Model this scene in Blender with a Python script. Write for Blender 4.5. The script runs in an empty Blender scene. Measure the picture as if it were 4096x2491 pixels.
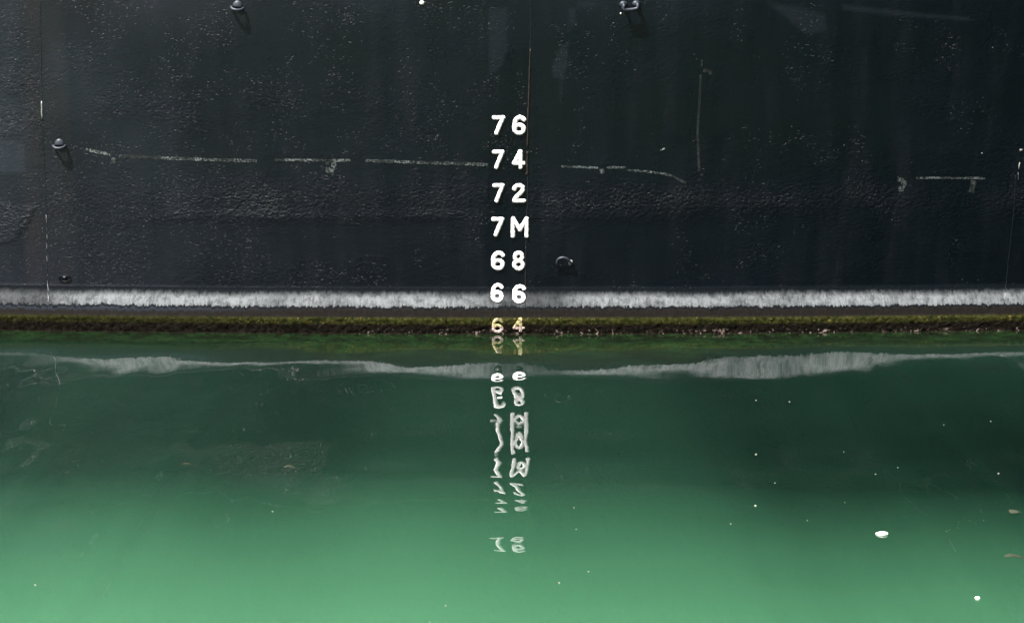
import bpy, math, random
import numpy as np
from mathutils import Vector
from math import radians, sin, cos, tan, pi

random.seed(7); rng = np.random.default_rng(7)
SC = bpy.context.scene
COL = SC.collection

# ------------------------------------------------------------------ camera
F = 6762.0                       # focal length in pixels of a 4096 px wide frame
PITCH = radians(10.0)
CAM = np.array([0.0, -10.0, 1.9])
cam = bpy.data.cameras.new('camera')
cam.sensor_width = 36.0
cam.lens = 36.0 * F / 4096.0
cam.clip_start = 0.1; cam.clip_end = 2000
co = bpy.data.objects.new('camera', cam); COL.objects.link(co)
co.location = CAM; co.rotation_euler = (pi / 2 - PITCH, 0, 0)
SC.camera = co

# ------------------------------------------------------------------ light
SUN_EL, SUN_AZ = radians(60), radians(-130)      # high, from the left and this side: it rakes down the plating
to_sun = Vector((sin(SUN_AZ) * cos(SUN_EL), cos(SUN_AZ) * cos(SUN_EL), sin(SUN_EL)))
w = bpy.data.worlds.new('World'); SC.world = w; w.use_nodes = True
wt = w.node_tree; wt.nodes.clear()
sky = wt.nodes.new('ShaderNodeTexSky'); sky.sky_type = 'NISHITA'; sky.sun_disc = False
sky.sun_elevation = SUN_EL; sky.sun_rotation = SUN_AZ
sky.air_density = 0.3; sky.dust_density = 8.0; sky.ozone_density = 1.0
bg = wt.nodes.new('ShaderNodeBackground'); bg.inputs[1].default_value = 0.09
wo = wt.nodes.new('ShaderNodeOutputWorld')
wt.links.new(sky.outputs[0], bg.inputs[0]); wt.links.new(bg.outputs[0], wo.inputs[0])
sl = bpy.data.lights.new('sun', 'SUN'); sl.energy = 4.5; sl.angle = radians(0.5); sl.color = (1, .97, .93)
so = bpy.data.objects.new('sun', sl); COL.objects.link(so)
so.rotation_euler = to_sun.to_track_quat('Z', 'Y').to_euler()
SC.view_settings.view_transform = 'Standard'; SC.view_settings.look = 'None'
SC.view_settings.exposure = 1.75; SC.view_settings.gamma = 1.0
cy = SC.cycles
cy.use_denoising = True
cy.max_bounces = 10; cy.volume_bounces = 4; cy.transparent_max_bounces = 12; cy.glossy_bounces = 4; cy.diffuse_bounces = 4
cy.caustics_reflective = False; cy.caustics_refractive = False

# ------------------------------------------------------------------ node helpers
class T:
    def __init__(s, name):
        s.m = bpy.data.materials.new(name); s.m.use_nodes = True
        s.t = s.m.node_tree; s.t.nodes.clear()
        s.out = s.t.nodes.new('ShaderNodeOutputMaterial')
    def n(s, kind, props=None, **ins):
        nd = s.t.nodes.new('ShaderNode' + kind)
        for k, v in (props or {}).items(): setattr(nd, k, v)
        for k, v in ins.items():
            key = int(k[1:]) if k[0] == 'i' and k[1:].isdigit() else k.replace('_', ' ')
            s.set(nd, key, v)
        return nd
    def set(s, nd, key, v):
        if hasattr(v, 'is_output') or isinstance(v, bpy.types.NodeSocket): s.t.links.new(v, nd.inputs[key])
        elif isinstance(v, bpy.types.Node): s.t.links.new(v.outputs[0], nd.inputs[key])
        else: nd.inputs[key].default_value = v
    def math(s, op, a, b=0.0, c=0.0, clamp=False):
        nd = s.n('Math', {'operation': op, 'use_clamp': clamp}, i0=a, i1=b)
        if op in ('MULTIPLY_ADD', 'SMOOTH_MIN'): s.set(nd, 2, c)
        return nd.outputs[0]
    def ss(s, v, lo, hi):
        nd = s.n('MapRange', {'interpolation_type': 'SMOOTHSTEP'}, i0=v, i1=lo, i2=hi)
        return nd.outputs[0]
    def mix(s, f, a, b):
        nd = s.t.nodes.new('ShaderNodeMix'); nd.data_type = 'RGBA'
        s.set(nd, 0, f)
        for k, v in ((6, a), (7, b)):
            if isinstance(v, tuple): v = (*v, 1)[:4]
            s.set(nd, k, v)
        return nd.outputs[2]
    def pos(s, scale=(1, 1, 1)):
        g = s.n('NewGeometry')
        return s.n('Mapping', None, Vector=g.outputs['Position'], Scale=scale).outputs[0]
    def noise(s, vec, scale, detail=4.0, rough=0.55):
        return s.n('TexNoise', None, Vector=vec, Scale=scale, Detail=detail, Roughness=rough).outputs[0]

# ------------------------------------------------------------------ hull shape
FLARE = 0.087
_bz = np.array([-3.0, -1.6, -0.8, -0.42, -0.18, -.085, -0.064, -0.050, -0.040, -0.031, -.020, -.010, 0.0, 0.06, 0.11, 0.145, 0.175, 0.20, 0.225, 0.25, 0.275])
_bu = np.array([1.8, 2.4, 2.8, 2.97, 2.95, 2.80, 2.40, 1.40, .85, .45, .16, .02, .0, .004, .003, -.002, -.014, -.030, -.048, -.062, -.070])
def plan(x): return 0.0125 * np.asarray(x) ** 2
def surf_y(x, z):                        # underwater swelling is added to keep the water near the ship dark
    z = np.asarray(z, float)
    u = np.where(z > .275, -.070 + FLARE * (z - .275), np.interp(np.where(z < -.02, np.minimum(z + .022 * np.clip(np.abs(x) - 1.0, 0, 1.2), -.02), z), _bz, _bu))
    u = np.where(z < -.010, u * (1 + .028 * np.clip(np.asarray(x), -6, 6) + .045 + .02 * np.sin(1.7 * np.asarray(x)) + .012 * np.sin(5.1 * np.asarray(x) + 1)), u)
    return plan(x) - u
def pix_dir(px, py):
    xc = (px - 2048.0) / F; yc = (1245.5 - py) / F
    return np.array([xc, cos(PITCH) + yc * sin(PITCH), yc * cos(PITCH) - sin(PITCH)])
def on_hull(px, py):                     # the point of the hull side seen at a point of the photograph
    d = pix_dir(px, py); t = 10.0
    for _ in range(30):
        p = CAM + d * t
        t += (float(surf_y(p[0], p[2])) - p[1]) / d[1]
    return CAM + d * t
def to_pix(x, y, z):
    dx, dy, dz = x - CAM[0], y - CAM[1], z - CAM[2]
    dep = dy * cos(PITCH) - dz * sin(PITCH)
    up = dy * sin(PITCH) + dz * cos(PITCH)
    return 2048 + F * dx / dep, 1245.5 - F * up / dep

# ------------------------------------------------------------------ object helpers
def finish(name, me, mat, parent=None, origin=(0, 0, 0), smooth=True):
    if mat: me.materials.append(mat)
    if smooth: me.polygons.foreach_set('use_smooth', np.ones(len(me.polygons), bool))
    o = bpy.data.objects.new(name, me); COL.objects.link(o)
    o.location = origin
    if parent is not None:
        o.parent = parent
        o.location = np.array(origin) - np.array(world_at[parent.name])
    world_at[o.name] = tuple(origin)
    return o
world_at = {}
def mesh(name, verts, faces, mat, parent=None, origin=(0, 0, 0), smooth=True):
    me = bpy.data.meshes.new(name)
    v = np.asarray(verts, float) - np.array(origin)
    me.from_pydata(v.tolist(), [], faces); me.update()
    return finish(name, me, mat, parent, origin, smooth)
def grid(name, P, mat, parent=None, extra=None, attr=None):
    nj, ni = P.shape[:2]
    idx = np.arange(ni * nj).reshape(nj, ni)
    q = np.stack([idx[:-1, :-1], idx[:-1, 1:], idx[1:, 1:], idx[1:, :-1]], -1).reshape(-1, 4)
    loops = q.ravel(); tot = np.full(len(q), 4)
    verts = P.reshape(-1, 3)
    if extra:
        for f in extra(idx):
            loops = np.concatenate([loops, f]); tot = np.concatenate([tot, [len(f)]])
    me = bpy.data.meshes.new(name)
    me.vertices.add(len(verts)); me.vertices.foreach_set('co', verts.astype(np.float32).ravel())
    me.loops.add(len(loops)); me.loops.foreach_set('vertex_index', loops.astype(np.int32))
    start = np.concatenate([[0], np.cumsum(tot)[:-1]])
    me.polygons.add(len(tot)); me.polygons.foreach_set('loop_start', start.astype(np.int32))
    me.update(calc_edges=True); me.validate()
    if attr is not None:
        a = me.color_attributes.new('wear_light', 'FLOAT_COLOR', 'POINT')
        a.data.foreach_set('color', attr.astype(np.float32).ravel())
    return finish(name, me, mat, parent)
def tube(name, pts, r, mat, parent, n=8, jit=0.0, flat=1.0):
    pts = [np.array(p, float) for p in pts]; vs = []; fs = []
    rr = r if hasattr(r, '__len__') else [r] * len(pts)
    for i, p in enumerate(pts):
        a = pts[max(i - 1, 0)]; b = pts[min(i + 1, len(pts) - 1)]
        d = (b - a) / (np.linalg.norm(b - a) + 1e-9)
        ref = np.array([0, 1.0, 0]) if abs(d[1]) < .9 else np.array([1.0, 0, 0])
        e1 = np.cross(d, ref); e1 /= np.linalg.norm(e1); e2 = np.cross(d, e1)
        for k in range(n):
            t = 2 * pi * k / n; q = rr[i] * (1 + jit * random.uniform(-1, 1))
            vs.append(p + q * (cos(t) * e1 + flat * sin(t) * e2))
    for i in range(len(pts) - 1):
        for k in range(n):
            fs.append((i * n + k, i * n + (k + 1) % n, (i + 1) * n + (k + 1) % n, (i + 1) * n + k))
    fs.append(tuple(range(n))[::-1]); fs.append(tuple(range((len(pts) - 1) * n, len(pts) * n)))
    return mesh(name, vs, fs, mat, parent, tuple(pts[len(pts) // 2]))
def blob(name, c, rx, ry, rz, mat, parent=None, jit=0.06, nu=14, nv=9, rot=0.0, tilt=0.0, seed=1):
    r = random.Random(seed); vs = []; fs = []
    ph = [r.uniform(0, 6.28) for _ in range(4)]
    for j in range(nv + 1):
        t = pi * j / nv
        for i in range(nu):
            a = 2 * pi * i / nu
            k = 1 + jit * (sin(2 * a + ph[0]) + sin(3 * a + ph[1]) + .6 * sin(5 * a + 2 * t + ph[2]))
            p = [rx * k * sin(t) * cos(a), ry * k * sin(t) * sin(a), rz * cos(t)]
            p = [p[0], p[1] * cos(tilt) - p[2] * sin(tilt), p[1] * sin(tilt) + p[2] * cos(tilt)]
            vs.append([c[0] + p[0] * cos(rot) - p[1] * sin(rot), c[1] + p[0] * sin(rot) + p[1] * cos(rot), c[2] + p[2]])
    for j in range(nv):
        for i in range(nu):
            fs.append((j * nu + i, (j + 1) * nu + i, (j + 1) * nu + (i + 1) % nu, j * nu + (i + 1) % nu))
    return mesh(name, vs, fs, mat, parent, tuple(c))
def tag(o, label=None, cat=None, group=None, kind=None):
    for k, v in (('label', label), ('category', cat), ('group', group), ('kind', kind)):
        if v: o[k] = v
    return o
def empty(name, loc, parent=None):
    o = bpy.data.objects.new(name, None); COL.objects.link(o); o.location = loc; o.empty_display_size = .1
    if parent is not None:
        o.parent = parent; o.location = np.array(loc) - np.array(world_at[parent.name])
    world_at[o.name] = tuple(loc)
    return o

# ------------------------------------------------------------------ materials
def hull_paint():
    t = T('hull_paint'); p = t.pos()
    at = t.n('VertexColor', {'layer_name': 'wear_light'})
    sep = t.n('SeparateColor', None, Color=at.outputs[0])
    R, G, B = sep.outputs[0], sep.outputs[1], sep.outputs[2]
    big = t.noise(p, 1.3, 5, .6); streak = t.noise(t.pos((9, 9, .8)), 1.0, 5, .6)
    base = t.mix(t.ss(big, .3, .7), (.0004, .0018, .0030), (.0009, .0027, .0046))
    base = t.mix(t.math('MULTIPLY', t.ss(streak, .45, .75), .45), base, (.0034, .0052, .0074))
    base = t.mix(G, base, (.0095, .0078, .0072))
    base = t.mix(R, base, (.017, .0215, .0285))
    fine = t.noise(p, 70, 3, .6)
    rough = t.math('MULTIPLY_ADD', fine, .16, t.math('MULTIPLY_ADD', streak, .30, .10))
    lum = t.noise(t.pos((1, 1, 1.5)), 40, 4, .62)
    lx = t.n('SeparateXYZ', None, Vector=p).outputs[0]
    spots = t.ss(t.math('MULTIPLY_ADD', t.ss(lx, 1.0, -2.2), .07, t.noise(p, 3.2, 5, .7)), .47, .68)
    pit = t.ss(t.noise(t.pos((1, 1, 1.7)), 58, 2, .5), .60, .74)
    pit = t.math('MULTIPLY', pit, spots)
    patchy = t.ss(t.noise(t.pos((1, 1, 1.6)), 2.2, 4, .6), .42, .68)
    h = t.math('MULTIPLY', lum, t.math('ADD', t.math('MULTIPLY', B, .55), t.math('MULTIPLY_ADD', patchy, .20, .05)))
    h = t.math('SUBTRACT', h, t.math('MULTIPLY', pit, .22))
    h = t.math('MULTIPLY_ADD', fine, .07, h)
    h = t.math('MULTIPLY_ADD', t.noise(t.pos((1, 1, .7)), 2.0, 2, .5), .9, h)      # dents between the frames
    bump = t.n('Bump', None, Strength=.9, Distance=.02, Height=h)
    b = t.n('BsdfPrincipled', None, Base_Color=base, Roughness=rough, Normal=bump)
    b.inputs['Specular IOR Level'].default_value = .14
    t.t.links.new(b.outputs[0], t.out.inputs[0]); return t.m

def belt_paint():
    t = T('belt_paint'); p = t.pos()
    g = t.n('NewGeometry'); s = t.n('SeparateXYZ', None, Vector=g.outputs['Position'])
    X, Z = s.outputs[0], s.outputs[2]
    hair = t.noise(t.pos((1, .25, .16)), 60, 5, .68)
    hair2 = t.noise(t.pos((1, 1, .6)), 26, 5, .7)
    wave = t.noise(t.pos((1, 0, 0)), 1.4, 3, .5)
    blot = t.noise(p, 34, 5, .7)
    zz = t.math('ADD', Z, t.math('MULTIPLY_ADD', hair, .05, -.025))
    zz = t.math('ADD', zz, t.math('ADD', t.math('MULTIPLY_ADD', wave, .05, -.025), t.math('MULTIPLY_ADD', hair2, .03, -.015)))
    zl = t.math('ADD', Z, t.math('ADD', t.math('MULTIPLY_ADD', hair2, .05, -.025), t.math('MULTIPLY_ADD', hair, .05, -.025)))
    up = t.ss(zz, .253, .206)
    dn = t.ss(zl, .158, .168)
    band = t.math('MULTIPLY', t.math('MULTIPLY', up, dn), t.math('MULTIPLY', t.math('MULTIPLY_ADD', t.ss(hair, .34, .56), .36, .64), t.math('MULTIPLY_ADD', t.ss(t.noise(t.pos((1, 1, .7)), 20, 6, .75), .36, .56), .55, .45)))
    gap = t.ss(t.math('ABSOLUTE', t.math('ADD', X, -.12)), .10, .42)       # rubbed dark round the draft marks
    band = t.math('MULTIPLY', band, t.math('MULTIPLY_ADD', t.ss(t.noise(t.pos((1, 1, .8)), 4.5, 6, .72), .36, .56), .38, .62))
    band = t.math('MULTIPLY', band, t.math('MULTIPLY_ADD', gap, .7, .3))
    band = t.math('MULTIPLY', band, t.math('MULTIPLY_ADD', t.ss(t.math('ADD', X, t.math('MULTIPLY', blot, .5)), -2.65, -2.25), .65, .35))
    dark = (.0010, .0022, .0034)
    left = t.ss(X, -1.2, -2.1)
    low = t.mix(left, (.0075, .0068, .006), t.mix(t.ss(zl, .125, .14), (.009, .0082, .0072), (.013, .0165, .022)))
    low = t.mix(t.math('MULTIPLY', t.ss(blot, .45, .7), .4), low, (.014, .012, .010))
    col = t.mix(t.ss(zl, .155, .145), dark, low)
    col = t.mix(band, col, (.112, .122, .127))  # scuffed pale paint, with the sky's shine on the slope painted in
    zb = t.math('ADD', Z, t.math('MULTIPLY_ADD', blot, .022, -.011))
    alg = t.mix(t.ss(blot, .35, .65), (.007, .009, .003), (.026, .028, .008))
    alg = t.mix(t.ss(t.noise(p, 60, 2, .5), .62, .74), alg, (.075, .06, .022))
    alg = t.mix(t.math('MULTIPLY', left, .5), alg, (.006, .006, .003))
    col = t.mix(t.ss(zb, .108, .092), col, alg)
    crust = t.mix(t.ss(t.noise(p, 48, 5, .7), .42, .68), (.005, .0045, .0035), (.0125, .0105, .0085))
    col = t.mix(t.ss(zb, .070, .050), col, crust)
    barn = t.math('MULTIPLY', t.ss(zb, .036, .016), t.ss(t.noise(p, 44, 3, .6), .56, .66))
    barn = t.math('MULTIPLY', barn, t.math('MULTIPLY', t.ss(X, -1.2, -.4), t.ss(t.noise(t.pos((1, 0, 0)), 3.0, 2, .5), .38, .6)))
    col = t.mix(barn, col, (.20, .155, .14))
    wet = t.mix(t.ss(t.noise(t.pos((1, 1, 2)), 34, 5, .75), .36, .66), (.002, .006, .002), (.009, .022, .006))
    wet = t.mix(t.math('MULTIPLY', t.ss(t.noise(t.pos((.6, 1, 2)), 11, 4, .72), .42, .58), .9), wet, (.0022, .0028, .0012))
    col = t.mix(t.ss(Z, .004, -.006), col, wet)
    col = t.mix(t.ss(Z, -.024, -.040), col, (.0002, .0012, .0010))
    rough = t.mix(t.ss(Z, .10, .12), (.9, .9, .9), (.6, .6, .6))
    hgt = t.math('ADD', t.math('MULTIPLY', blot, t.math('MULTIPLY_ADD', t.ss(Z, .11, .08), 1.4, .3)), t.math('MULTIPLY', hair, .5))
    bump = t.n('Bump', None, Strength=.8, Distance=.012, Height=hgt)
    b = t.n('BsdfPrincipled', None, Base_Color=col, Roughness=rough, Normal=bump)
    t.set(b, 'Specular IOR Level', t.math('MULTIPLY', t.ss(Z, .09, .12), .04))      # growth and mud do not shine
    t.t.links.new(b.outputs[0], t.out.inputs[0]); return t.m

def number_paint():
    t = T('number_paint'); p = t.pos()
    g = t.n('NewGeometry'); Z = t.n('SeparateXYZ', None, Vector=g.outputs['Position']).outputs[2]
    n1 = t.noise(p, 60, 4, .65); n2 = t.noise(p, 110, 3, .6)
    white = t.mix(t.ss(n2, .62, .8), (.84, .84, .83), (.62, .64, .66))
    ol = t.mix(t.ss(n1, .38, .6), (.05, .045, .014), (.40, .36, .17))
    pk = t.mix(t.ss(n2, .42, .58), (.17, .10, .08), (.50, .44, .41))
    zb = t.math('MULTIPLY_ADD', n1, .03, t.math('ADD', Z, -.015))
    col = t.mix(t.ss(zb, .050, .042), ol, pk)
    col = t.mix(t.ss(Z, .12, .14), col, white)
    bump = t.n('Bump', None, Strength=.4, Distance=.004, Height=n2)
    b = t.n('BsdfPrincipled', None, Base_Color=col, Roughness=.5, Normal=bump)
    t.t.links.new(b.outputs[0], t.out.inputs[0]); return t.m

def simple(name, c, rough=.5, var=.25, scale=40, metal=0.0, bump=.3, spec=.3):
    t = T(name); p = t.pos(); n = t.noise(p, scale, 4, .6)
    col = t.mix(n, tuple(x * (1 - var) for x in c), tuple(min(1, x * (1 + var)) for x in c))
    bp = t.n('Bump', None, Strength=bump, Distance=.003, Height=n)
    b = t.n('BsdfPrincipled', None, Base_Color=col, Roughness=rough, Metallic=metal, Normal=bp)
    b.inputs['Specular IOR Level'].default_value = spec
    t.t.links.new(b.outputs[0], t.out.inputs[0]); return t.m

def chalk_paint(name, amt):              # a rub of chalk: the dark paint shows through the gaps
    t = T(name); p = t.pos()
    n = t.noise(p, 95, 4, .7); n2 = t.noise(t.pos((1, 1, 1)), 5, 2, .5)
    f = t.math('MULTIPLY', t.ss(n, .43, .63), t.math('MULTIPLY_ADD', t.ss(n2, .36, .62), .85, .15))
    f = t.math('MULTIPLY', f, amt)
    col = t.mix(f, (.0024, .0044, .0050), (.145, .170, .170))
    b = t.n('BsdfPrincipled', None, Base_Color=col, Roughness=.55)
    b.inputs['Specular IOR Level'].default_value = .15
    t.t.links.new(b.outputs[0], t.out.inputs[0]); return t.m

def water_mat():
    t = T('water'); p = t.pos((1, 1, 1))
    rip = t.noise(t.pos((1.0, .5, 1)), 9, 2, .5)
    cat = t.math('MULTIPLY', t.noise(t.pos((1.0, 1.4, 1)), 38, 2, .5), t.ss(t.noise(t.pos((.5, 1.3, 1)), 1.1, 3, .6), .54, .68))
    bump = t.n('Bump', None, Strength=.08, Distance=.01, Height=t.math('MULTIPLY_ADD', cat, .30, t.math('MULTIPLY', rip, .6)))
    fr = t.n('Fresnel', None, IOR=1.62, Normal=bump)
    gl = t.n('BsdfGlossy', None, Color=(1, 1, 1, 1), Roughness=0.0, Normal=bump)
    tr = t.n('BsdfTransparent', None, Color=(1, 1, 1, 1))
    bf = t.n('NewGeometry').outputs['Backfacing']
    fr = t.math('MULTIPLY', fr, t.math('SUBTRACT', 1.0, bf))     # from below, light passes straight out
    mx = t.n('MixShader', None, i0=fr, i1=tr, i2=gl)
    t.t.links.new(mx.outputs[0], t.out.inputs[0])
    sc = t.n('VolumeScatter', None, Color=(.20, .66, .40, 1), Density=.28, Anisotropy=.2)
    ab = t.n('VolumeAbsorption', None, Color=(.80, .68, .40, 1), Density=.27)
    ad = t.n('AddShader', None, i0=sc.outputs[0], i1=ab.outputs[0])
    t.t.links.new(ad.outputs[0], t.out.inputs['Volume']); return t.m

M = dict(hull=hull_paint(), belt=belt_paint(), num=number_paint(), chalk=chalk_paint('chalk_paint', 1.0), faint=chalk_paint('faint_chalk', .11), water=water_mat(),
         seam=simple('weld_bead', (.011, .013, .0145), .6, spec=.1), rust=simple('old_bead', (.020, .017, .0145), .7, .5, 90, spec=.08),
         lug=simple('lug_paint', (.014, .019, .028), .48, .2, 60), pale=simple('pale_drip', (.70, .71, .66), .5),
         chip=simple('bare_chip', (.20, .20, .19), .5, .7, 120),
         mud=simple('mud', (.035, .05, .03), .9), foam=simple('foam', (.85, .86, .84), .6, .05, 90),
         crumb=simple('crumb', (.26, .28, .22), .7, .15, 200), leaf=simple('dead_leaf', (.026, .030, .017), .8, .4, 60),
         twig=simple('twig', (.04, .03, .018), .8))

# ------------------------------------------------------------------ the ship
ship = empty('ship', (0, 0, 0))
tag(ship, 'dark painted steel ship side with white draft marks and mossy waterline', 'ship')

xs = np.concatenate([np.arange(-14, -3.6, .4), np.arange(-3.6, 3.6, .009), np.arange(3.6, 14.01, .4)])
zs = np.concatenate([np.arange(.268, 2.5, .009), [2.8, 3.4, 4.2]])
Xg, Zg = np.meshgrid(xs, zs)
Yg = surf_y(Xg, Zg)
DECK = 3.45 + .10 * xs
rows = [np.stack([Xg, Yg, Zg], -1)]
topz = DECK
rows.append(np.stack([xs, surf_y(xs, topz), topz], -1)[None])
rows.append(np.stack([xs, surf_y(xs, topz) + .25, topz + .01], -1)[None])
rows.append(np.stack([xs, np.full_like(xs, 9.0), topz + .01], -1)[None])
rows.append(np.stack([xs, np.full_like(xs, 9.0), np.full_like(xs, -2.5)], -1)[None])
P = np.concatenate(rows, 0)
# paint patches, painted light falloff and roughness of the plating
PX, PY = to_pix(P[..., 0], P[..., 1], P[..., 2])
def vn(x, y, s, seed):
    r = np.random.default_rng(seed).random((64, 64)); x = x / s; y = y / s
    i = np.floor(x).astype(int); j = np.floor(y).astype(int); fx = x - i; fy = y - j
    fx = fx * fx * (3 - 2 * fx); fy = fy * fy * (3 - 2 * fy)
    g = lambda a, b: r[a % 64, b % 64]
    return (g(i, j) * (1 - fx) + g(i + 1, j) * fx) * (1 - fy) + (g(i, j + 1) * (1 - fx) + g(i + 1, j + 1) * fx) * fy
def sst(v, a, b):
    t = np.clip((v - a) / (b - a), 0, 1); return t * t * (3 - 2 * t)
def poly(pts, soft=6):
    d = np.full(PX.shape, 1e9); ins = np.zeros(PX.shape, bool); n = len(pts)
    for k in range(n):
        (x1, y1), (x2, y2) = pts[k], pts[(k + 1) % n]
        tt = np.clip(((PX - x1) * (x2 - x1) + (PY - y1) * (y2 - y1)) / ((x2 - x1) ** 2 + (y2 - y1) ** 2 + 1e-9), 0, 1)
        d = np.minimum(d, np.hypot(PX - x1 - tt * (x2 - x1), PY - y1 - tt * (y2 - y1)))
        c = ((y1 > PY) != (y2 > PY)) & (PX < (x2 - x1) * (PY - y1) / (y2 - y1 + 1e-12) + x1)
        ins ^= c
    return sst(np.where(ins, d, -d), -soft, soft)
R = np.zeros(PX.shape); G = np.zeros(PX.shape); B = np.zeros(PX.shape)
n1 = vn(PX, PY, 120, 1); n2 = vn(PX, PY, 300, 2); n3 = vn(PX, PY, 40, 3)
R += .10 * sst(PX, 3500, 900) + .34 * sst(PX, 1000, -100) * (.4 + n2) + .10 * sst(PX, 2000, 600) * n2  # painted light: plating tone brightens towards the left, with random blotches
R += .34 * poly([(-60, 545), (97, 572), (100, 688), (-60, 690)], 5)
R += .24 * poly([(-60, 0), (70, 0), (60, 400), (95, 540), (-60, 560)], 40)
R += .20 * poly([(-60, 830), (120, 850), (60, 930), (78, 965), (-60, 1000)], 14)
R += .20 * poly([(215, 180), (250, 180), (262, 330), (225, 330)], 26)
R += .25 * poly([(2214, 310), (2207, 270), (2240, 190), (2272, 170), (2266, 270), (2258, 315)], 8)
R += .16 * poly([(2240, 310), (2256, 310), (2245, 420), (2236, 400)], 8)
R += .18 * poly([(2275, 35), (2300, 35), (2302, 105), (2272, 105)], 6)
R += .16 * poly([(2310, 8), (2382, 10), (2380, 26), (2308, 30)], 5)
R += .18 * poly([(1955, 40), (2030, 30), (2028, 215), (2000, 300), (1954, 320)], 8)
R += .24 * poly([(3072, 12), (3200, 30), (3300, 60), (3305, 125), (3230, 140), (3130, 60)], 14)
R += .24 * poly([(3370, 18), (3650, 50), (3880, 70), (3880, 84), (3700, 72), (3370, 42)], 7)
R += .22 * sst(PY, 190, -60) * (.3 + n2) * sst(PX, 4000, 1200)
dk = poly([(1953, 300), (2016, 260), (2020, 215), (2118, 190), (2106, 690), (2106, 1215), (1925, 1215), (1945, 880), (1953, 860)], 4)
R *= 1 - .9 * dk; R -= 0.0
G += .75 * poly([(90, -40), (165, -40), (170, 1200), (95, 1200)], 20) * (.4 + .8 * n1)
G += .7 * poly([(170, 0), (240, 0), (312, 820), (305, 1190), (185, 1190)], 14) * (.3 + .8 * n2)
G += .35 * sst(PY, 260, -40) * sst(PX, 1500, 300)
rb = np.exp(-((PY - (800 + 50 * (n2 - .5) + np.where(PX > 2100, 5, 0))) / 75.0) ** 2)
B += rb * (.35 + .9 * n1) * sst(PX, 150, 500)
B += .7 * np.exp(-((PY - 862) / 22.0) ** 2) * (.3 + n1) * sst(PX, 450, 700) * sst(PX, 2900, 1900)
B += .45 * poly([(-60, 100), (150, 60), (160, 560), (-60, 560)], 40) * (.4 + n3)
B += .8 * poly([(-60, 800), (140, 830), (110, 900), (60, 960), (-60, 990)], 12)
B += .35 * poly([(300, 230), (900, 330), (1750, 270), (1700, 480), (700, 520), (300, 420)], 90) * (.2 + n3)
B += .30 * poly([(300, 1020), (1900, 1030), (1900, 1160), (300, 1170)], 30) * n1
B += .30 * poly([(190, 730), (300, 730), (300, 880), (190, 880)], 15) * n3
B *= 1 - .45 * dk
A4 = np.stack([np.clip(R, 0, 1), np.clip(G, 0, 1), np.clip(B, 0, 1.2), np.ones_like(R)], -1)
caps = lambda idx: [idx[:, 0][::-1], idx[:, -1]]
grid('shell_plating', P, M['hull'], ship, caps, A4)

bxs = np.concatenate([np.arange(-14, -3.6, .4), np.arange(-3.6, 3.6, .010), np.arange(3.6, 14.01, .4)])
bzs = np.concatenate([[-3.0, -2.2, -1.6, -1.25, -.95, -.75], np.arange(-.6, -.16, .02), np.arange(-.15, -.001, .0015), np.arange(0, .2751, .008), [.279, .284]])
bx, bz = np.meshgrid(bxs, bzs)
by = surf_y(bx, bz) + np.where(bz > .278, .012, 0)
# growth stands proud in small lumps from the moss line down
lump = sst(bz, .115, .08) * (.006 * vn(bx * 1000, bz * 1000, 24, 11) + .004 * vn(bx * 1000, bz * 1000, 11, 12))
by = by - lump
grid('rubbing_belt', np.stack([bx, by, bz], -1), M['belt'], ship)  # the belt, with the added underwater swelling below it

# weld seams between the plates
def seam(pts, r, mat, jit=.15, step=14):
    out = []; rad = []
    for k in range(len(pts) - 1):
        (x1, y1), (x2, y2) = pts[k], pts[k + 1]
        n = max(2, int(math.hypot(x2 - x1, y2 - y1) / step))
        for i in range(n):
            f = i / n; out.append(on_hull(x1 + (x2 - x1) * f + random.uniform(-1, 1), y1 + (y2 - y1) * f))
    out.append(on_hull(*pts[-1]))
    rr = [r * (1 + jit * random.uniform(-1, 1)) for _ in out]
    return tube('weld_seam', out, rr, mat, ship, 6, .1)
tag(seam([(163, -60), (163, 160), (170, 480), (175, 620), (185, 820), (190, 1100), (194, 1230)], .0019, M['seam']), 'thin vertical seam crossing the grey weathered plate')
tag(seam([(186, 860), (190, 1100), (194, 1232)], .0016, M['chip'], .5), 'fine pale length of seam near the waterline')
tag(seam([(166, 405), (169, 478)], .0045, M['chip']), 'short bare pale length of seam')
tag(seam([(2123, -60), (2121, 195), (2119, 190)], .0016, M['seam']))
tag(seam([(2121, 196), (2117, 330), (2112, 480), (2111, 592)], .0045, M['rust'], .3), 'brownish raised bead above the 74 mark')
tag(seam([(2110, 606), (2108, 650), (2111, 690), (2106, 698)], .0065, M['rust'], .4, 8), 'thick cracked brownish bead beside the 74 mark')
tag(seam([(2112, 700), (2108, 860), (2104, 1000), (2101, 1235)], .0028, M['seam']))
tag(seam([(2103, 985), (2101, 1180)], .0022, M['rust'], .5), 'fine rusty bead below the M')
tag(seam([(4062, 700), (4055, 850), (4035, 1020), (4022, 1160), (4020, 1240)], .0011, M['seam']))
tag(seam([(4080, 650), (4075, 678)], .0022, M['chip'], .8, 9), 'pale chipped length of bead')
seam([(4083, 596), (4081, 606)], .0030, M['chip'], .8, 9)
seam([(4073, 690), (4073, 720)], .0014, M['chip'], .8, 9)
tag(seam([(4021, 1172), (4020, 1198)], .0020, M['chip'], .5, 9), 'white drip over the pale band')

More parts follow.
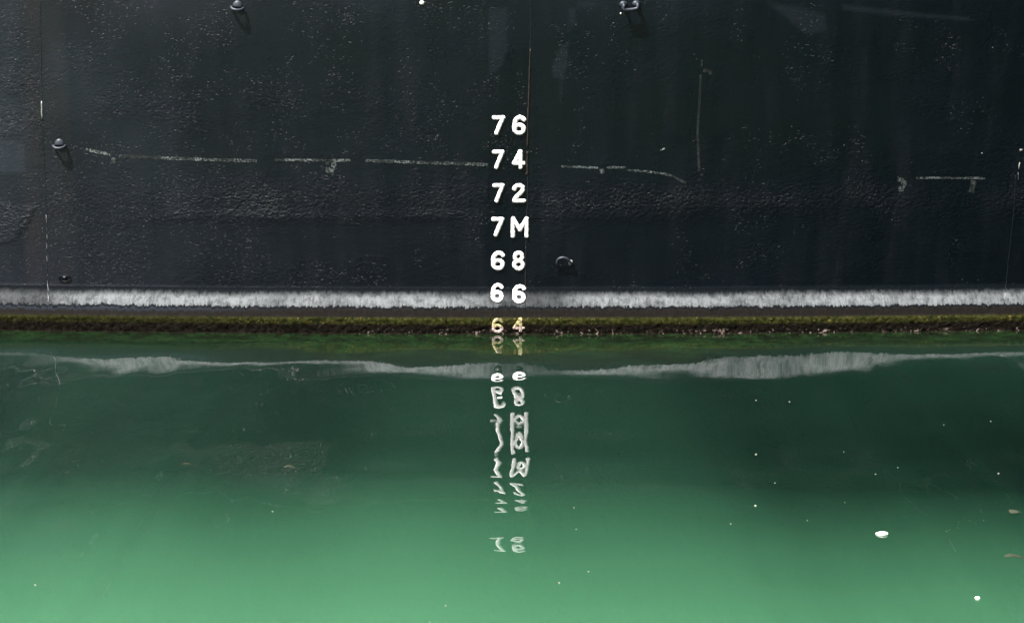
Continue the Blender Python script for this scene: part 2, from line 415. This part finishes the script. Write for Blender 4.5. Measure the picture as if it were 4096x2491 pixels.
# chalk strips: thin flat lines laid on the paint
def chalk(pts, wpx, label=None, mat='chalk'):
    vs = []; fs = []; n = 0
    for k in range(len(pts) - 1):
        (x1, y1), (x2, y2) = pts[k], pts[k + 1]; L = math.hypot(x2 - x1, y2 - y1)
        nx, ny = -(y2 - y1) / L, (x2 - x1) / L
        m = max(2, int(L / 12))
        for i in range(m + (k == len(pts) - 2)):
            f = i / m; cx, cyy = x1 + (x2 - x1) * f, y1 + (y2 - y1) * f
            h = wpx / 2 * random.uniform(.75, 1.1)
            for s in (-1, 1):
                q = on_hull(cx + nx * h * s, cyy + ny * h * s); vs.append(q - np.array([0, .0012, 0]))
            n += 1
    fs = [(2 * i, 2 * i + 2, 2 * i + 3, 2 * i + 1) for i in range(n - 1)]
    o = mesh('chalk_line', vs, fs, M[mat], ship, tuple(vs[n]))
    if label: tag(o, label)
    return o
chalk([(340, 597), (400, 610), (441, 618)], 13, 'short sloping chalk stroke by the single lug')
chalk([(455, 632), (452, 656)], 24, 'chalk tick pointing down')
chalk([(478, 625), (700, 634), (860, 640), (1028, 644)], 14, 'long broken chalk line on the grey side')
chalk([(1100, 640), (1300, 642), (1402, 642)], 11)
chalk([(1301, 649), (1335, 649), (1333, 682), (1303, 680)], 22, 'square chalk tick under the long line')
chalk([(1462, 643), (1550, 645), (1640, 649), (1953, 659)], 13, 'chalk line ending at the 74 mark')
chalk([(2246, 666), (2392, 671)], 10, 'faint chalk line beyond the brown bead')
chalk([(2404, 675), (2412, 694)], 16)
chalk([(2428, 670), (2503, 670)], 10)
chalk([(2505, 680), (2600, 688), (2660, 696), (2690, 704), (2745, 734)], 10, 'chalk line falling away to the dark side')
chalk([(2808, 240), (2806, 270)], 6, None, 'faint')
chalk([(2812, 282), (2840, 284), (2842, 300)], 18, 'small chalk smudge beside the upright line', 'faint')
chalk([(2803, 300), (2797, 420), (2790, 520), (2796, 686)], 11, 'upright faint chalk line', 'faint')
chalk([(3665, 712), (3800, 712), (3940, 713)], 9, 'faint dotted chalk line on the dark side')
chalk([(3590, 718), (3616, 720), (3612, 755), (3594, 756)], 22, 'chalk blot left of the dotted line')
chalk([(3895, 722), (3890, 745), (3884, 770)], 24, 'tapering chalk tick under the dotted line')
chalk([(2640, 600), (2660, 594)], 8)

# draft marks: welded numerals standing proud of the plate
def ell(cx, cyy, rx, ry, a0=0, a1=360, n=28):
    return [(cx + rx * cos(radians(a0 + (a1 - a0) * i / n)), cyy + ry * sin(radians(a0 + (a1 - a0) * i / n))) for i in range(n + 1)]
GL = {
    '7': (.64, [[(.09, .895), (.54, .895)], [(.53, .89), (.40, .60), (.21, .11)]]),
    '6': (.64, [[(.55, .78), (.47, .875), (.34, .905), (.22, .85), (.13, .72), (.10, .52), (.10, .33)], ell(.32, .31, .22, .21)]),
    '8': (.64, [ell(.31, .70, .185, .20), ell(.31, .30, .215, .20)]),
    '4': (.64, [[(.40, .90), (.12, .32)], [(.11, .30), (.56, .30)], [(.42, .90), (.42, .10)]]),
    '2': (.66, [[(.10, .71), (.14, .82), (.26, .90), (.40, .895), (.52, .81), (.52, .68), (.44, .55), (.28, .38), (.14, .22), (.10, .10), (.57, .10)]]),
    'M': (.88, [[(.10, .10), (.10, .90), (.44, .40), (.78, .90), (.78, .10)]]),
}
def digit(ch, px0, px1, py0, py1, parent, seed, label):
    wd, strokes = GL[ch]
    r = .112; step = .022
    gx = np.arange(-.06, wd + .08, step); gz = np.arange(-.06, 1.08, step)
    X, Z = np.meshgrid(gx, gz); D = np.full(X.shape, 9.0)
    for st in strokes:
        for (x1, y1), (x2, y2) in zip(st[:-1], st[1:]):
            tt = np.clip(((X - x1) * (x2 - x1) + (Z - y1) * (y2 - y1)) / ((x2 - x1) ** 2 + (y2 - y1) ** 2 + 1e-12), 0, 1)
            D = np.minimum(D, np.hypot(X - x1 - tt * (x2 - x1), Z - y1 - tt * (y2 - y1)))
    D = D - r + .026 * (vn(X * 100 + 500, Z * 100 + 500, 7, seed) - .5)
    a = on_hull(px0, py1); b = on_hull(px1, py0)
    x_at = lambda g: a[0] + (b[0] - a[0]) * (g + .012) / (wd - .0)
    z_at = lambda g: a[2] + (b[2] - a[2]) * (g + .0)
    vs = []; key = {}; fs = []
    def V(k, x, z, d):
        if k not in key:
            wx, wz = x_at(x), z_at(z)
            hgt = -.003 + .012 * (1 - (1 - min(1, max(0, -d) / .055)) ** 2)
            key[k] = len(vs); vs.append((wx, float(surf_y(wx, wz)) - hgt, wz))
        return key[k]
    nj, ni = X.shape
    for j in range(nj - 1):
        for i in range(ni - 1):
            cs = [(j, i), (j, i + 1), (j + 1, i + 1), (j + 1, i)]
            dv = [D[c] for c in cs]
            if min(dv) >= 0: continue
            f = []
            for k in range(4):
                c, e = cs[k], cs[(k + 1) % 4]; d0, d1 = dv[k], dv[(k + 1) % 4]
                if d0 < 0: f.append(V(c, X[c], Z[c], d0))
                if (d0 < 0) != (d1 < 0):
                    tt = d0 / (d0 - d1); kk = (min(c, e), max(c, e))
                    f.append(V(kk, X[c] + (X[e] - X[c]) * tt, Z[c] + (Z[e] - Z[c]) * tt, 0))
            if len(f) >= 3: fs.append(tuple(f))
    return tag(mesh('digit' if ch != 'M' else 'letter', vs, fs, M['num'], parent, tuple(np.mean(vs, 0))), label)
marks = [('76', (1968, 2020, 463, 541), (2049, 2103, 462, 541)), ('74', (1968, 2018, 600, 678), (2047, 2100, 599, 677)),
         ('72', (1970, 2018, 734, 812), (2048, 2102, 734, 811)), ('7M', (1965, 2017, 869, 948), (2043, 2114, 867, 952)),
         ('68', (1964, 2018, 1004, 1081), (2049, 2100, 1004, 1082)), ('66', (1963, 2013, 1133, 1209), (2049, 2102, 1138, 1213)),
         ('64', (1965, 2014, 1271, 1345), (2048, 2099, 1269, 1347))]
sd = 20
for word, A, Bx in marks:
    c = on_hull((A[0] + Bx[1]) / 2, (A[2] + A[3]) / 2)
    dm = empty('draft_mark', tuple(c), ship)
    tag(dm, {'64': 'draft mark 64 stained yellow by algae at the waterline'}.get(word, 'white raised draft mark reading ' + word))
    digit(word[0], *A, dm, sd, None); digit(word[1], *Bx, dm, sd + 1, None); sd += 2

# lugs and other fittings welded to the plate
def off(px, py, out): return on_hull(px, py) - np.array([0, out, 0])
def hat_lug(px, py, roll, label):
    c = on_hull(px, py); e = empty('lug', tuple(c), ship); tag(e, label)
    cr, sr = cos(roll), sin(roll)
    def L(x, o, z): return (c[0] + x * cr - z * sr, c[1] - o, c[2] + x * sr + z * cr)
    pts = [L(.036 * cos(a), .004 + .028 * sin(a), -.014 - .016 * sin(a)) for a in np.linspace(pi * .98, .02 * pi, 18)]
    tube('ring', pts, .0085, M['lug'], e, 8, .03)
    vs = []; fs = []; nu, nv = 14, 8
    for j in range(nv + 1):
        t = (pi / 2) * j / nv
        for i in range(nu + 1):
            a = pi * i / nu
            vs.append(L(.030 * cos(a) * cos(t), .015 * sin(t), -.010 + .036 * sin(a) * cos(t)))
    for j in range(nv):
        for i in range(nu):
            q = j * (nu + 1) + i; fs.append((q, q + 1, q + nu + 2, q + nu + 1))
    mesh('boss', vs, fs, M['lug'], e, tuple(c))
hat_lug(238, 572, 0.0, 'half round welded lug beside the vertical seam')
hat_lug(951, 20, -.12, 'half round welded lug at the top of the plate')

st = empty('staple', tuple(on_hull(2518, 28)), ship); tag(st, 'square bent bar staple with two round welded feet')
feet = [(2494, 14), (2545, 12)]
pts = [off(2494, 16, -.01), off(2494, 16, .015), off(2493, 22, .03), off(2491, 33, .034), off(2494, 40, .034), off(2510, 41, .034), off(2530, 39, .034),
       off(2545, 36, .034), off(2550, 30, .033), off(2548, 20, .03), off(2546, 15, .015), off(2546, 14, -.01)]
tube('bar', pts, .0105, M['lug'], st, 8, .02)
for fx, fy in feet:
    blob('foot', off(fx, fy + 4, 0), .024, .018, .020, M['lug'], st, .03)

rg = empty('broken_ring', tuple(on_hull(2258, 1046)), ship); tag(rg, 'broken iron ring with one open end beside the 68 mark')
pts = [off(2238, 1064, .0), off(2228, 1052, .012), off(2232, 1036, .02), (off(2250, 1028, .024)), off(2268, 1033, .023), off(2280, 1046, .018), off(2286, 1054, .014), off(2276, 1060, .004)]
def spline(p, m=4):
    p = [p[0]] + list(p) + [p[-1]]; out = []
    for k in range(1, len(p) - 2):
        for i in range(m):
            t = i / m
            out.append(.5 * ((2 * p[k]) + (-p[k - 1] + p[k + 1]) * t + (2 * p[k - 1] - 5 * p[k] + 4 * p[k + 1] - p[k + 2]) * t * t + (-p[k - 1] + 3 * p[k] - 3 * p[k + 1] + p[k + 2]) * t ** 3))
    return out + [p[-2]]
tube('bent_bar', spline(pts), .0085, M['lug'], rg, 8, .03)
blob('foot', off(2283, 1050, .006), .014, .016, .018, M['chip'], rg)
blob('foot', off(2240, 1062, .0), .013, .008, .008, M['lug'], rg)
sc_ = empty('cut_stub', tuple(on_hull(260, 1115)), ship); tag(sc_, 'flat oval stub of a cut off fitting')
tube('rim', [off(260 + 23 * cos(a), 1114 + 12 * sin(a), .003) for a in np.linspace(0, 2 * pi, 22)], .003, M['hull'], sc_, 6, .3)
blob('stump', off(260, 1112, .0), .020, .010, .012, M['hull'], sc_, .15)
tag(blob('paint_drip', on_hull(1688, 12), .014, .006, .012, M['pale'], ship, .05), 'round white paint spot')
tag(blob('paint_drip', on_hull(2483, 55), .004, .004, .006, M['pale'], ship, .1), 'tiny white drip under the staple')
for px, py, s in [(4085, 600, .009), (3928, 613, .004), (2652, 598, .005), (3490, 1176, .004)]:
    blob('paint_drip', on_hull(px, py), s, .003, s * .7, M['chip'], ship, .2)

# ------------------------------------------------------------------ water
# A calm swell runs along the hull: each column's slope follows how the reflections stretch and fold.
CT = [(1335, 0), (1400, .098), (1448, .142), (1486, .19), (1526, .305), (1553, .39), (1578, .452), (1630, .485), (1645, .508), (1655, .57), (1662, .60),
      (1668, .63), (1682, .69), (1698, .65), (1720, .665), (1735, .692), (1750, .675), (1770, .65), (1783, .61), (1790, .59), (1810, .54), (1825, .56), (1833, .59),
      (1845, .645), (1857, .70), (1866, .692), (1880, .66), (1895, .675), (1908, .695), (1917, .715), (1938, .79), (1980, .91), (1995, 1.0), (2012, 1.11), (2027, 1.2),
      (2055, 1.32), (2100, 1.46), (2138, 1.38), (2148, 1.32), (2160, 1.285), (2170, 1.268), (2180, 1.285), (2190, 1.32), (2235, 1.50), (2300, 1.58), (2400, 1.70), (2491, 1.83)]
BANDX = [0, 165, 300, 450, 600, 680, 1000, 1450, 1650, 1800, 2050, 2400, 2900, 3250, 3450, 3700, 4096]
BANDT = [1424, 1434, 1430, 1430, 1434, 1446, 1450, 1444, 1446, 1454, 1452, 1454, 1416, 1410, 1412, 1416, 1424]
BANDB = [1436, 1446, 1488, 1484, 1474, 1464, 1460, 1456, 1472, 1478, 1496, 1500, 1508, 1512, 1482, 1448, 1440]
wx = np.concatenate([np.arange(-14, -3.8, .6), np.arange(-3.8, 3.81, .025), np.arange(4.4, 14.1, .6)])
wu = np.concatenate([np.arange(-.30, 5.4, .009), np.arange(5.5, 9, .1), np.arange(9.5, 42, 1.5)])      # distance out from the hull
ct = np.array(CT)
dpx = np.arange(1335, 2492, 1.0)
kern = np.exp(-.5 * (np.arange(-12, 13) / 3.0) ** 2); kern /= kern.sum()
alpha = PITCH + np.arctan((dpx - 1245.5) / F)
rr_ = CAM[2] / np.tan(alpha); uu_ = 10.0 - rr_
SL = np.zeros((len(wu), len(wx)))
for k, x in enumerate(wx):
    pxx = 2048 + F * x / 9.0
    bt = np.interp(pxx, BANDX, BANDT); bb = np.interp(pxx, BANDX, BANDB)
    bb += 7 * (vn(np.array([x * 1000.]), np.array([0.]), 90, 31)[0] - .5) * 2
    c = ct.copy()
    keep = c[:, 0] > 1540
    q = c[keep]
    # away from the marks the water lies level but for a short swell
    qf = np.arange(1560., 2492., 12)
    af = PITCH + np.arctan((qf - 1245.5) / F); uf = 10.0 - CAM[2] / np.tan(af)
    zf = (uf + plan(x) + .094) * np.tan(af) / (1 + FLARE * np.tan(af)) + np.clip((qf - 1560) / 200, 0, 1) * (.045 * np.sin(qf * .026 + 1.3 * x) + .035 * np.sin(qf * .061 - 2.1 * x + 1))
    q2 = np.stack([qf, np.maximum(zf, .34)], -1)
    near = c[~keep]
    alt = np.array([(1335, 0), (1390, .088), (bt, .146), (bb, .238), (max(bb + 14, 1532), .315)])
    zc = np.interp(dpx, np.concatenate([near[:, 0], q[:, 0]]), np.concatenate([near[:, 1], q[:, 1]]))
    za = np.interp(dpx, np.concatenate([alt[:, 0], q2[:, 0]]), np.concatenate([alt[:, 1], q2[:, 1]]))
    fl = float(sst(abs(x - .02), .28, 1.15))
    z = zc * (1 - fl) + za * fl
    z = np.convolve(np.pad(z, 12, 'edge'), kern, 'valid')
    yh = surf_y(0 * z, np.maximum(z, 0))        # the side stands at this y for height z
    ue = uu_.copy(); he = np.zeros_like(ue)
    for _ in range(6):
        beta = np.arctan2(z - he, np.maximum(ue + yh, .02))
        sl_ = .5 * (beta - alpha) * np.clip(ue / .15, 0, 1) * np.clip((5.0 - ue) / .5, 0, 1)
        col = np.interp(wu, ue, sl_, left=0, right=0)
        hc = -np.cumsum(col * np.diff(wu, prepend=wu[0])); hc -= hc[np.argmin(abs(wu))]
        he = np.interp(ue, wu, hc)
        ue = 10.0 - (CAM[2] - he) / np.tan(alpha)
    SL[:, k] = col
dU = np.diff(wu, prepend=wu[0])
# slope is taken as the rise going away from the viewer, that is towards smaller u
Hh = -np.cumsum(SL * dU[:, None], 0)
Hh -= Hh[np.argmin(abs(wu))][None]
tail = np.interp(wu, [4.9, 9.0], [1, 0])
Hh *= tail[:, None]
print('water height range', Hh[(wu > .05) & (wu < 3)].min(), Hh.max())
WX, WU = np.meshgrid(wx, wu)
fade = np.clip(WU / .5, 0, 1)
Hh += fade * (.0007 * np.sin(2 * pi * (WX / 1.15 + WU / .62)) + .0006 * np.sin(2 * pi * (WX / .8 - WU / .9) + 1.3))
WY = plan(WX) * np.clip(1 - WU / 4.0, 0, 1) - WU
def water_z(x, y):
    i = int(np.argmin(abs(wx - x))); j = int(np.argmin(abs(WY[:, i] - y)))
    return float(Hh[j, i])
# far side of the hull: one row goes under the ship, then the box is closed down to the mud
rowsW = [np.stack([wx, np.full_like(wx, 30.0), np.zeros_like(wx)], -1)[None], np.stack([WX, WY, Hh], -1)]
yend = -42.0
Pw = np.concatenate(rowsW, 0)
deep = -3.0
last = Pw[-1].copy(); last[:, 2] = deep; first = Pw[0].copy(); first[:, 2] = deep
Pw = np.concatenate([first[None], Pw, last[None], first[None]], 0)[:, ::-1]     # faces look out of the water
wobj = grid('water', Pw, M['water'], None, lambda idx: [idx[:-1, 0][::-1], idx[:-1, -1]])
tag(wobj, kind='structure')
mud = mesh('harbour_bed', [(-16, -44, -2.9), (16, -44, -2.9), (16, 32, -2.9), (-16, 32, -2.9)], [(0, 1, 2, 3)], M['mud'])
tag(mud, kind='structure')

unseen_shade_block = mesh('unseen_shade_block', [(5.0, -1.5, -3.2), (5.0, -30, -3.2), (14, -30, -3.2), (14, -1.5, -3.2), (5.0, -1.5, 4.2), (5.0, -30, 4.2), (14, -30, 4.2), (14, -1.5, 4.2)],
            [(0, 1, 5, 4), (1, 2, 6, 5), (2, 3, 7, 6), (3, 0, 4, 7), (4, 5, 6, 7), (3, 2, 1, 0)], M['mud'], smooth=False)
tag(unseen_shade_block, kind='structure')  # added block out of view, put here to darken the right side

# ------------------------------------------------------------------ things afloat
def on_water(px, py):
    d = pix_dir(px, py); t = -CAM[2] / d[2]; p = CAM + d * t
    for _ in range(4):
        z = water_z(p[0], p[1]); t = (z - CAM[2]) / d[2]; p = CAM + d * t
    return p
p = on_water(3528, 2136)
tag(blob('foam_scrap', p + np.array([0, 0, .003]), .024, .016, .007, M['foam'], None, .04, rot=.1), 'largest white foam scrap floating on the bright green water', 'foam')
p = on_water(3910, 2392)
tag(blob('foam_scrap', p + np.array([0, 0, .002]), .0085, .008, .005, M['foam'], None, .08), 'second largest white foam scrap, nearest the lower corner', 'foam')
G_ = 'white crumbs adrift on the water'
spots = [(3024, 1601, 1.3), (3158, 1607, 1.2), (3775, 1699, 1), (3963, 1685, 1), (3024, 1817, 1.4), (3375, 1807, .8), (3502, 1896, 1), (3591, 1870, 1), (3994, 1893, 1.2),
         (3100, 1931, .9), (3022, 2022, 1.4), (2296, 2030, .8), (2923, 2095, 1), (3229, 2081, .8), (2305, 2116, .8), (2354, 2285, .8), (2237, 2331, .9), (3379, 2009, .7),
         (1090, 2045, 1), (141, 2339, 1), (1783, 2422, .8)]
words_ = ['white crumb on the dark water under the pale band, left of a pair', 'white crumb on the dark water under the pale band, right of a pair',
          'white crumb on the darkest water, lower of two', 'white crumb on the darkest water near the far seam', 'bright white crumb alone on the dark shaded water', 'dim crumb on dark shaded water',
          'white crumb where shade turns green, left of two', 'white crumb where shade turns green, right of two', 'bright crumb on dusky water close to the frame edge', 'faint crumb on dusky green water',
          'bright crumb in the half shade, straight below another bright one', 'pale crumb right of the reflected 76', 'pale crumb on light green water, left of a wider pair', 'tiny crumb in mid green water above the foam scrap',
          'tiny crumb below the reflected marks, upper one', 'tiny crumb on the bright water, higher of two near the middle', 'tiny crumb on the bright water, lower of two near the middle', 'dim tiny crumb in the half shade',
          'lone pale crumb left of the reflected marks', 'lone yellowish crumb low in the left corner', 'lone tiny crumb at the bottom of the bright water']
for (px, py, s), lb in zip(spots, words_):
    p = on_water(px, py)
    tag(blob('crumb', p + np.array([0, 0, .001]), .0034 * s, .0034 * s, .0022 * s, M['crumb'], None, .12, 8, 5, seed=px), lb, 'crumb', G_)
def leaf(px, py, L, Wd, depth, rot, label, mat):
    p = on_water(px, py); vs = []; fs = []; n = 10
    for side in (0, 1):
        for i in range(n + 1):
            t = i / n; hw = Wd * math.sin(pi * t) ** .7 * (1 + .25 * math.sin(9 * t))
            for s in (-1, 0, 1):
                x = (t - .5) * L; y = s * hw; z = -.004 * abs(s) + .006 * sin(4 * t) - .0012 * side
                vs.append((p[0] + x * cos(rot) - y * sin(rot), p[1] + x * sin(rot) + y * cos(rot), p[2] - depth + z))
    m = 3 * (n + 1)
    for side in (0, 1):
        for i in range(n):
            for s in (0, 1):
                q = side * m + 3 * i + s; f = (q, q + 1, q + 4, q + 3); fs.append(f if side == 0 else f[::-1])
    return tag(mesh('leaf', vs, fs, mat, None, tuple(p)), label, 'leaf', 'dead leaves in the water')
leaf(4062, 2024, .05, .026, .02, .5, 'pale ragged leaf just under water, upper of two at the side', M['leaf'])
leaf(4057, 2200, .070, .016, .02, -.1, 'long pale leaf just under water, lower of two at the side', M['leaf'])
leaf(1159, 1846, .05, .014, .02, 0, 'pale leaf just under the dark water left of the reflected marks', M['leaf'])
p = on_water(748, 1856)
tag(tube('twig', [p + np.array([-.018, 0, .002]), p + np.array([0, .004, .003]), p + np.array([.018, 0, .002])], [.0015, .002, .0012], M['twig'], None), 'thin brown twig floating on the dark water', 'twig')
